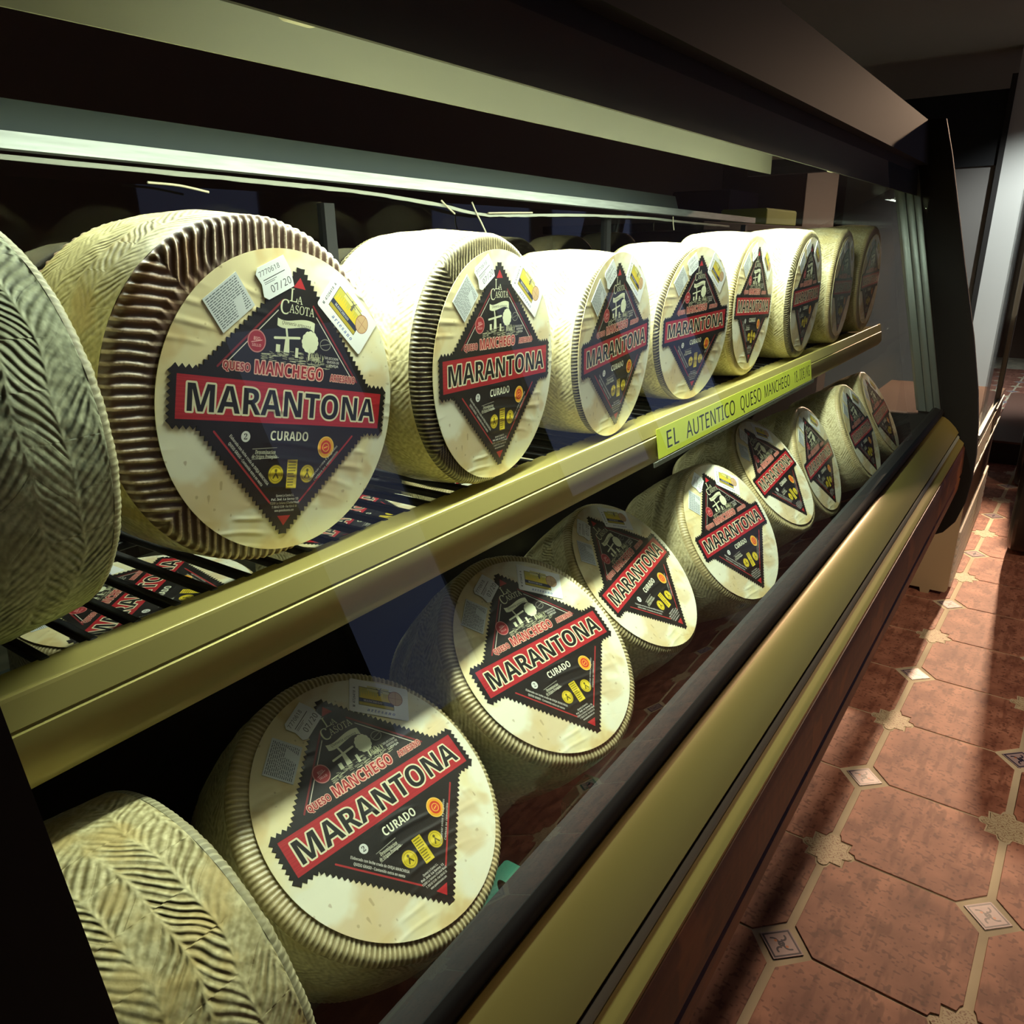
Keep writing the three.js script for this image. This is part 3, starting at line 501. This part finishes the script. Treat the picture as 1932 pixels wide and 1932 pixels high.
up('large cheese wheel with a dark brown ridged rim around its label, on the shelf', [1.7, -0.7, -12.8, -1.314, 1.263, -0.148], { off: [-0.0148, 0.004], side: 'olive', face: 'broad', hi: true, turn: 4 });
up('third cheese wheel on the shelf from the black glazing post, grey-brown ridged rim', [4, -0.4, -1.5, -1.11, 1.261, -0.138], { off: [-0.010, 0.004], face: 'fine', hi: true, turn: -6 });
up('fourth cheese wheel on the shelf from the black glazing post', [4.2, -1.5, 4.1, -0.91, 1.257, -0.135], { face: 'fine', hi: true, turn: 12 });
up('cheese wheel on the shelf above the start of the yellow price sign', [-4.5, -2.0, 2, -0.697, 1.261, -0.138], { face: 'fine', turn: 40 });
up('cheese wheel on the shelf above the middle of the yellow price sign', [1.3, -0.3, -3, -0.475, 1.2695, -0.142], { turn: 60 });
up('cheese wheel on the shelf above the price end of the yellow sign', [1, -0.6, 1.5, -0.25, 1.273, -0.128], { face: 'fine', turn: 20 });
up('last cheese wheel with a label visible on the shelf before the dark glass end', [2, -0.2, -1.4, -0.01, 1.276, -0.126], { turn: 33 });
up('end cheese wheel on the shelf, standing next to the end glass', [0, 0, 2, 0.225, 1.281, -0.125], { turn: 75 });
// lower row
low('bare straw cheese wheel turned sideways on the lower deck beside the glazing post', [0, 3, 0, -1.459, 0.986, -0.096], { axisX: true, bare: true, side: 'plait', face: 'plain', hi: true, h: 0.1, k: 1.04 });
low('cheese wheel on the lower deck behind the green tray, next to the bare straw wheel', [4.6, 50.4, -7.4, -1.323, 1.003, -0.088], { hi: true, off: [-0.003, 0] });
low('second labelled cheese wheel on the lower deck from the glazing post', [-6, 46.8, -1.8, -1.122, 1.023, -0.085], { hi: true });
low('third labelled cheese wheel on the lower deck from the glazing post', [2.4, 45.6, 5.5, -0.911, 1.017, -0.102], { hi: true, k: 0.95 });
low('cheese wheel on the lower deck under the first words of the yellow price sign', [-7.8, 34.5, 2.3, -0.719, 1.015, -0.063], { k: 0.95 });
low('cheese wheel on the lower deck under the middle of the yellow price sign', [-2.5, 39.7, 5.9, -0.467, 1.027, -0.088], {});
low('cheese wheel on the lower deck under the price end of the yellow sign', [-0.6, 25.4, 4.1, -0.247, 0.998, -0.076], {});
low('second cheese wheel on the lower deck from the end glass', [-0.1, 27.1, 1.5, -0.034, 1.01, -0.053], {});
low('end cheese wheel on the lower deck, next to the end glass', [2, 30, 2, 0.205, 1.005, -0.062], {});
// wheels lying flat behind, seen through the slats
{
  const FL = 'cheese wheels lying flat on the rear step';
  for (const [x, z, spin, label] of [[-1.324, -0.354, 36, 'cheese wheel lying flat under the slats, between the bare wheel and the brown-rimmed wheel'], [-1.09, -0.354, 24, 'cheese wheel lying flat under the slats, behind the brown-rimmed wheel'], [-0.865, -0.354, 10, 'cheese wheel lying flat under the slats, behind the third shelf wheel']])
    wheel(label, FL, { pose: [0, 90, spin, x, 1.0862, z], h: 0.1, k: 0.95 });
}
// green plastic trays at the foot of the wheels
const tray = (x0, x1, label) => {
  const t = thing('plastic_tray', label, 'tray', 'green trays on the lower deck'), z0 = -0.05, z1 = 0.014, w = x1 - x0, d = z1 - z0;
  mesh('tray_base', rbox(x0, x1, 0.8725, 0.8765, z0, z1, 0.0015), M.green, t);
  for (const z of [z0, z1 - 0.004]) mesh('tray_wall', rbox(x0, x1, 0.876, 0.900, z, z + 0.004, 0.0015), M.green, t);
  for (const x of [x0, x1 - 0.004]) mesh('tray_wall', rbox(x, x + 0.004, 0.876, 0.900, z0 + 0.004, z1 - 0.004, 0.0015), M.green, t);
  const hs = rr(w, d, 0.003), ho = new THREE.Path(); ho.absellipse(0.006, 0.012, 0.0045, 0.014, 0, Math.PI * 2, false, -0.5); hs.holes.push(ho);
  mesh('slotted_lid', new THREE.ExtrudeGeometry(hs, { depth: 0.0025, bevelEnabled: false }).rotateX(-Math.PI / 2).translate((x0 + x1) / 2, 0.8995, (z0 + z1) / 2), M.green, t);
};
tray(-1.300, -1.234, 'green plastic tray with a slotted lid beside the lower wheel nearest the bare one');
tray(-1.152, -1.108, 'narrow green plastic tray below the second labelled wheel of the lower deck');

// ------------------------------------------------------------------ the shop beyond
{ // back shelf with cartons, seen through the rear glass
  const t = thing('back_cabinet', 'dark wooden cabinet standing behind the cheese counter', 'cabinet', null, [0, 0, 0]);
  const w = std({ color: 0x241811, roughness: 0.95 });
  mesh('cabinet_body', rbox(0.75, 2.5, 0, 1.40, -1.25, -0.72, 0.006), w, t); mesh('cabinet_top', rbox(0.72, 2.53, 1.40, 1.425, -1.27, -0.70, 0.004), w, t);
  for (const x of [1.04, 1.625, 2.21]) mesh('cabinet_door', rbox(x - 0.275, x + 0.275, 0.1, 1.36, -0.722, -0.708, 0.004), w, t);
  const carton = (name, label, x0, x1, y1, z0, z1, col) => { const b = thing(name, label, 'box'); const m = std({ color: col, roughness: 0.8 });
    mesh('carton_body', rbox(x0, x1, 1.4255, y1, z0, z1, 0.004), m, b); mesh('carton_flap', rbox(x0 + 0.004, (x0 + x1) / 2 - 0.001, y1, y1 + 0.003, z0 + 0.004, z1 - 0.004, 0.001), m, b); mesh('carton_flap', rbox((x0 + x1) / 2 + 0.001, x1 - 0.004, y1, y1 + 0.003, z0 + 0.004, z1 - 0.004, 0.001), m, b); };
  carton('green_carton', 'small lime green carton on the dark cabinet', 1.33, 1.70, 1.478, -0.88, -0.71, 0x86a018);
  carton('purple_carton', 'dark purple carton on the cabinet beside the green carton', 1.52, 1.86, 1.56, -1.16, -0.92, 0x2c1620);
  carton('brown_carton', 'brown cardboard carton at the far end of the cabinet', 1.90, 2.42, 1.75, -1.1, -0.74, 0x32200f);
}
{ // low chiller cabinet further along
  const t = thing('chiller_cabinet', 'low beige chiller cabinet with white slotted grille beyond the black end', 'cabinet');
  const beige = std({ color: new THREE.Color().setRGB(0.42, 0.34, 0.21), roughness: 0.6 }), white = std({ color: 0xd9d5c6, roughness: 0.5 }), brown = std({ color: 0x5b4330, roughness: 0.5 });
  const leg = new THREE.Shape(); [[0.50, 0.0], [0.042, 0.0], [-0.012, 0.0], [-0.012, 0.018], [-0.030, 0.018], [-0.040, 0.0], [-0.058, 0.0], [-0.062, 0.64], [0.50, 0.64]].forEach(() => {});
  mesh('side_panel', sweepX([[0.64, 0.040], [0.03, 0.040], [0.018, 0.032], [0.018, -0.022], [0, -0.024], [0, -0.055], [0.02, -0.06], [0.02, -0.48], [0.64, -0.48]], 1.715, 1.745), beige, t);
  mesh('cabinet_body', box(1.745, 3.03, 0.05, 0.635, -0.48, 0.028), brown, t);
  mesh('cabinet_top', rbox(1.71, 3.05, 0.636, 0.655, -0.49, 0.046, 0.004), std({ color: 0x3d2a1e, roughness: 0.95 }), t);
  mesh('front_panel', box(1.746, 3.03, 0.265, 0.49, 0.028, 0.036), brown, t);
  for (let k = 0; k < 7; k++) mesh('kick_rib', rbox(1.80, 3.02, 0.01 + k * 0.036, 0.037 + k * 0.036, 0.018, 0.045, 0.005), white, t);
  mesh('grille_rail', box(1.745, 3.03, 0.50, 0.512, 0.028, 0.05), white, t); mesh('grille_rail', box(1.745, 3.03, 0.612, 0.624, 0.028, 0.05), white, t);
  for (let k = 0; k < 7; k++) { const x = 1.77 + k * 0.208; mesh('grille_bar', box(x, x + 0.03, 0.512, 0.612, 0.03, 0.048), white, t); }
  const s = thing('glass_screen', 'clear glass screen with a chrome edge above the chiller cabinet', 'glass');
  mesh('pane', box(1.73, 2.60, 0.668, 1.70, 0.035, 0.041), M.glass, s);
  mesh('edge_post', rbox(2.596, 2.626, 0.655, 1.72, 0.026, 0.052, 0.004), M.alu, s); mesh('bottom_channel', rbox(1.72, 2.60, 0.655, 0.669, 0.028, 0.05, 0.003), M.alu, s);
}
{ // far wall: grey door, dark frame and white pillar
  const far = structure('trim_1', 'grey wall panelling with a white pillar at the far end', 'wall');
  mesh('grey_panel', box(6.30, 6.36, 0, 1.95, -1.6, -0.45), std({ color: 0x6a665f, roughness: 0.7 }), far);
  mesh('black_header', box(6.28, 6.36, 1.95, 2.5, -1.6, -0.45), M.black, far);
  mesh('frame', box(6.26, 6.36, 0, 2.6, -0.455, -0.415), std({ color: 0x1d1a15, roughness: 0.6 }), far);
  mesh('pillar', box(6.27, 6.5, 0, 2.8, -0.415, -0.20), std({ color: 0xb9b8ae, roughness: 0.8 }), far);
  mesh('baseboard', box(6.255, 6.5, 0, 0.09, -0.21, -0.17), std({ color: 0x1d1a15, roughness: 0.6 }), far);
  const st = structure('step', 'low raised step with a dark riser beyond the chiller cabinet', 'step');
  mesh('riser', box(4.17, 4.19, 0.001, 0.137, -0.02, 1.6), std({ color: 0x26231f, roughness: 0.7 }), st);
  mesh('tread', box(4.165, 6.2, 0.137, 0.15, -0.03, 1.62), std({ color: 0x5f4234, roughness: 0.6 }), st);
}
// black padded chairs at the right edge
{
  const pad = phys({ color: 0x0c0c0b, roughness: 0.45, clearcoat: 0.2 });
  const chair = (label, x, z, turn, h) => {
    const t = thing('padded_chair', label, 'chair', null, [x, 0, z]); t.rotation.y = turn * D2R;
    const s = rr(0.46, h, 0.2); mesh('backrest', new THREE.ExtrudeGeometry(s, { depth: 0.07, bevelEnabled: true, bevelSize: 0.03, bevelThickness: 0.03, bevelSegments: 4, curveSegments: 16 }).translate(0, 0.035 + h / 2, -0.03), pad, t);
    mesh('seat', new RoundedBoxGeometry(0.48, 0.10, 0.46, 4, 0.04).translate(0, 0.45, -0.30), pad, t);
    for (const [a, b] of [[-0.19, -0.1], [0.19, -0.1], [-0.19, -0.48], [0.19, -0.48]]) mesh('leg', new THREE.CylinderGeometry(0.016, 0.013, 0.41, 12).translate(a, 0.205, b), M.black, t);
  };
  chair('black padded chair on the tiles beside the beige chiller cabinet', 2.50, 0.275, 178, 1.15);
  chair('black padded chair on the floor in front of the raised step', 3.72, 0.225, 181, 1.2);
}
// ceiling lamps of the shop
LAMPS.forEach(({ p, aim, cone, color, i, label }) => {
  const t = thing('ceiling_lamp', label, 'lamp', null, p);
  mesh('lamp_shade', new THREE.LatheGeometry([[0.02, 0.16], [0.05, 0.15], [0.10, 0.06], [0.13, 0.0], [0.125, 0.0], [0.095, 0.055], [0.045, 0.14], [0.02, 0.15]].map(([a, b]) => new THREE.Vector2(a, b)), 32), std({ color: 0x4a3a28, roughness: 0.5, side: THREE.DoubleSide }), t);
  mesh('bulb', new THREE.SphereGeometry(0.045, 20, 14).translate(0, 0.05, 0), std({ color: 0xffffff, emissive: color, emissiveIntensity: 12 }), t);
  mesh('cord', new THREE.CylinderGeometry(0.006, 0.006, WALLS.h - p[1] - 0.15, 8).translate(0, (WALLS.h - p[1] + 0.15) / 2, 0), M.black, t);
  const l = new THREE.SpotLight(color, i, 0, cone * D2R, 0.5); l.position.set(0, -0.005, 0); l.target.position.set(aim[0] - p[0], aim[1] - p[1], aim[2] - p[2]); l.castShadow = true; l.shadow.radius = 2; t.add(l, l.target); l.name = 'lamp_light';
});
renderer.render(scene, camera);
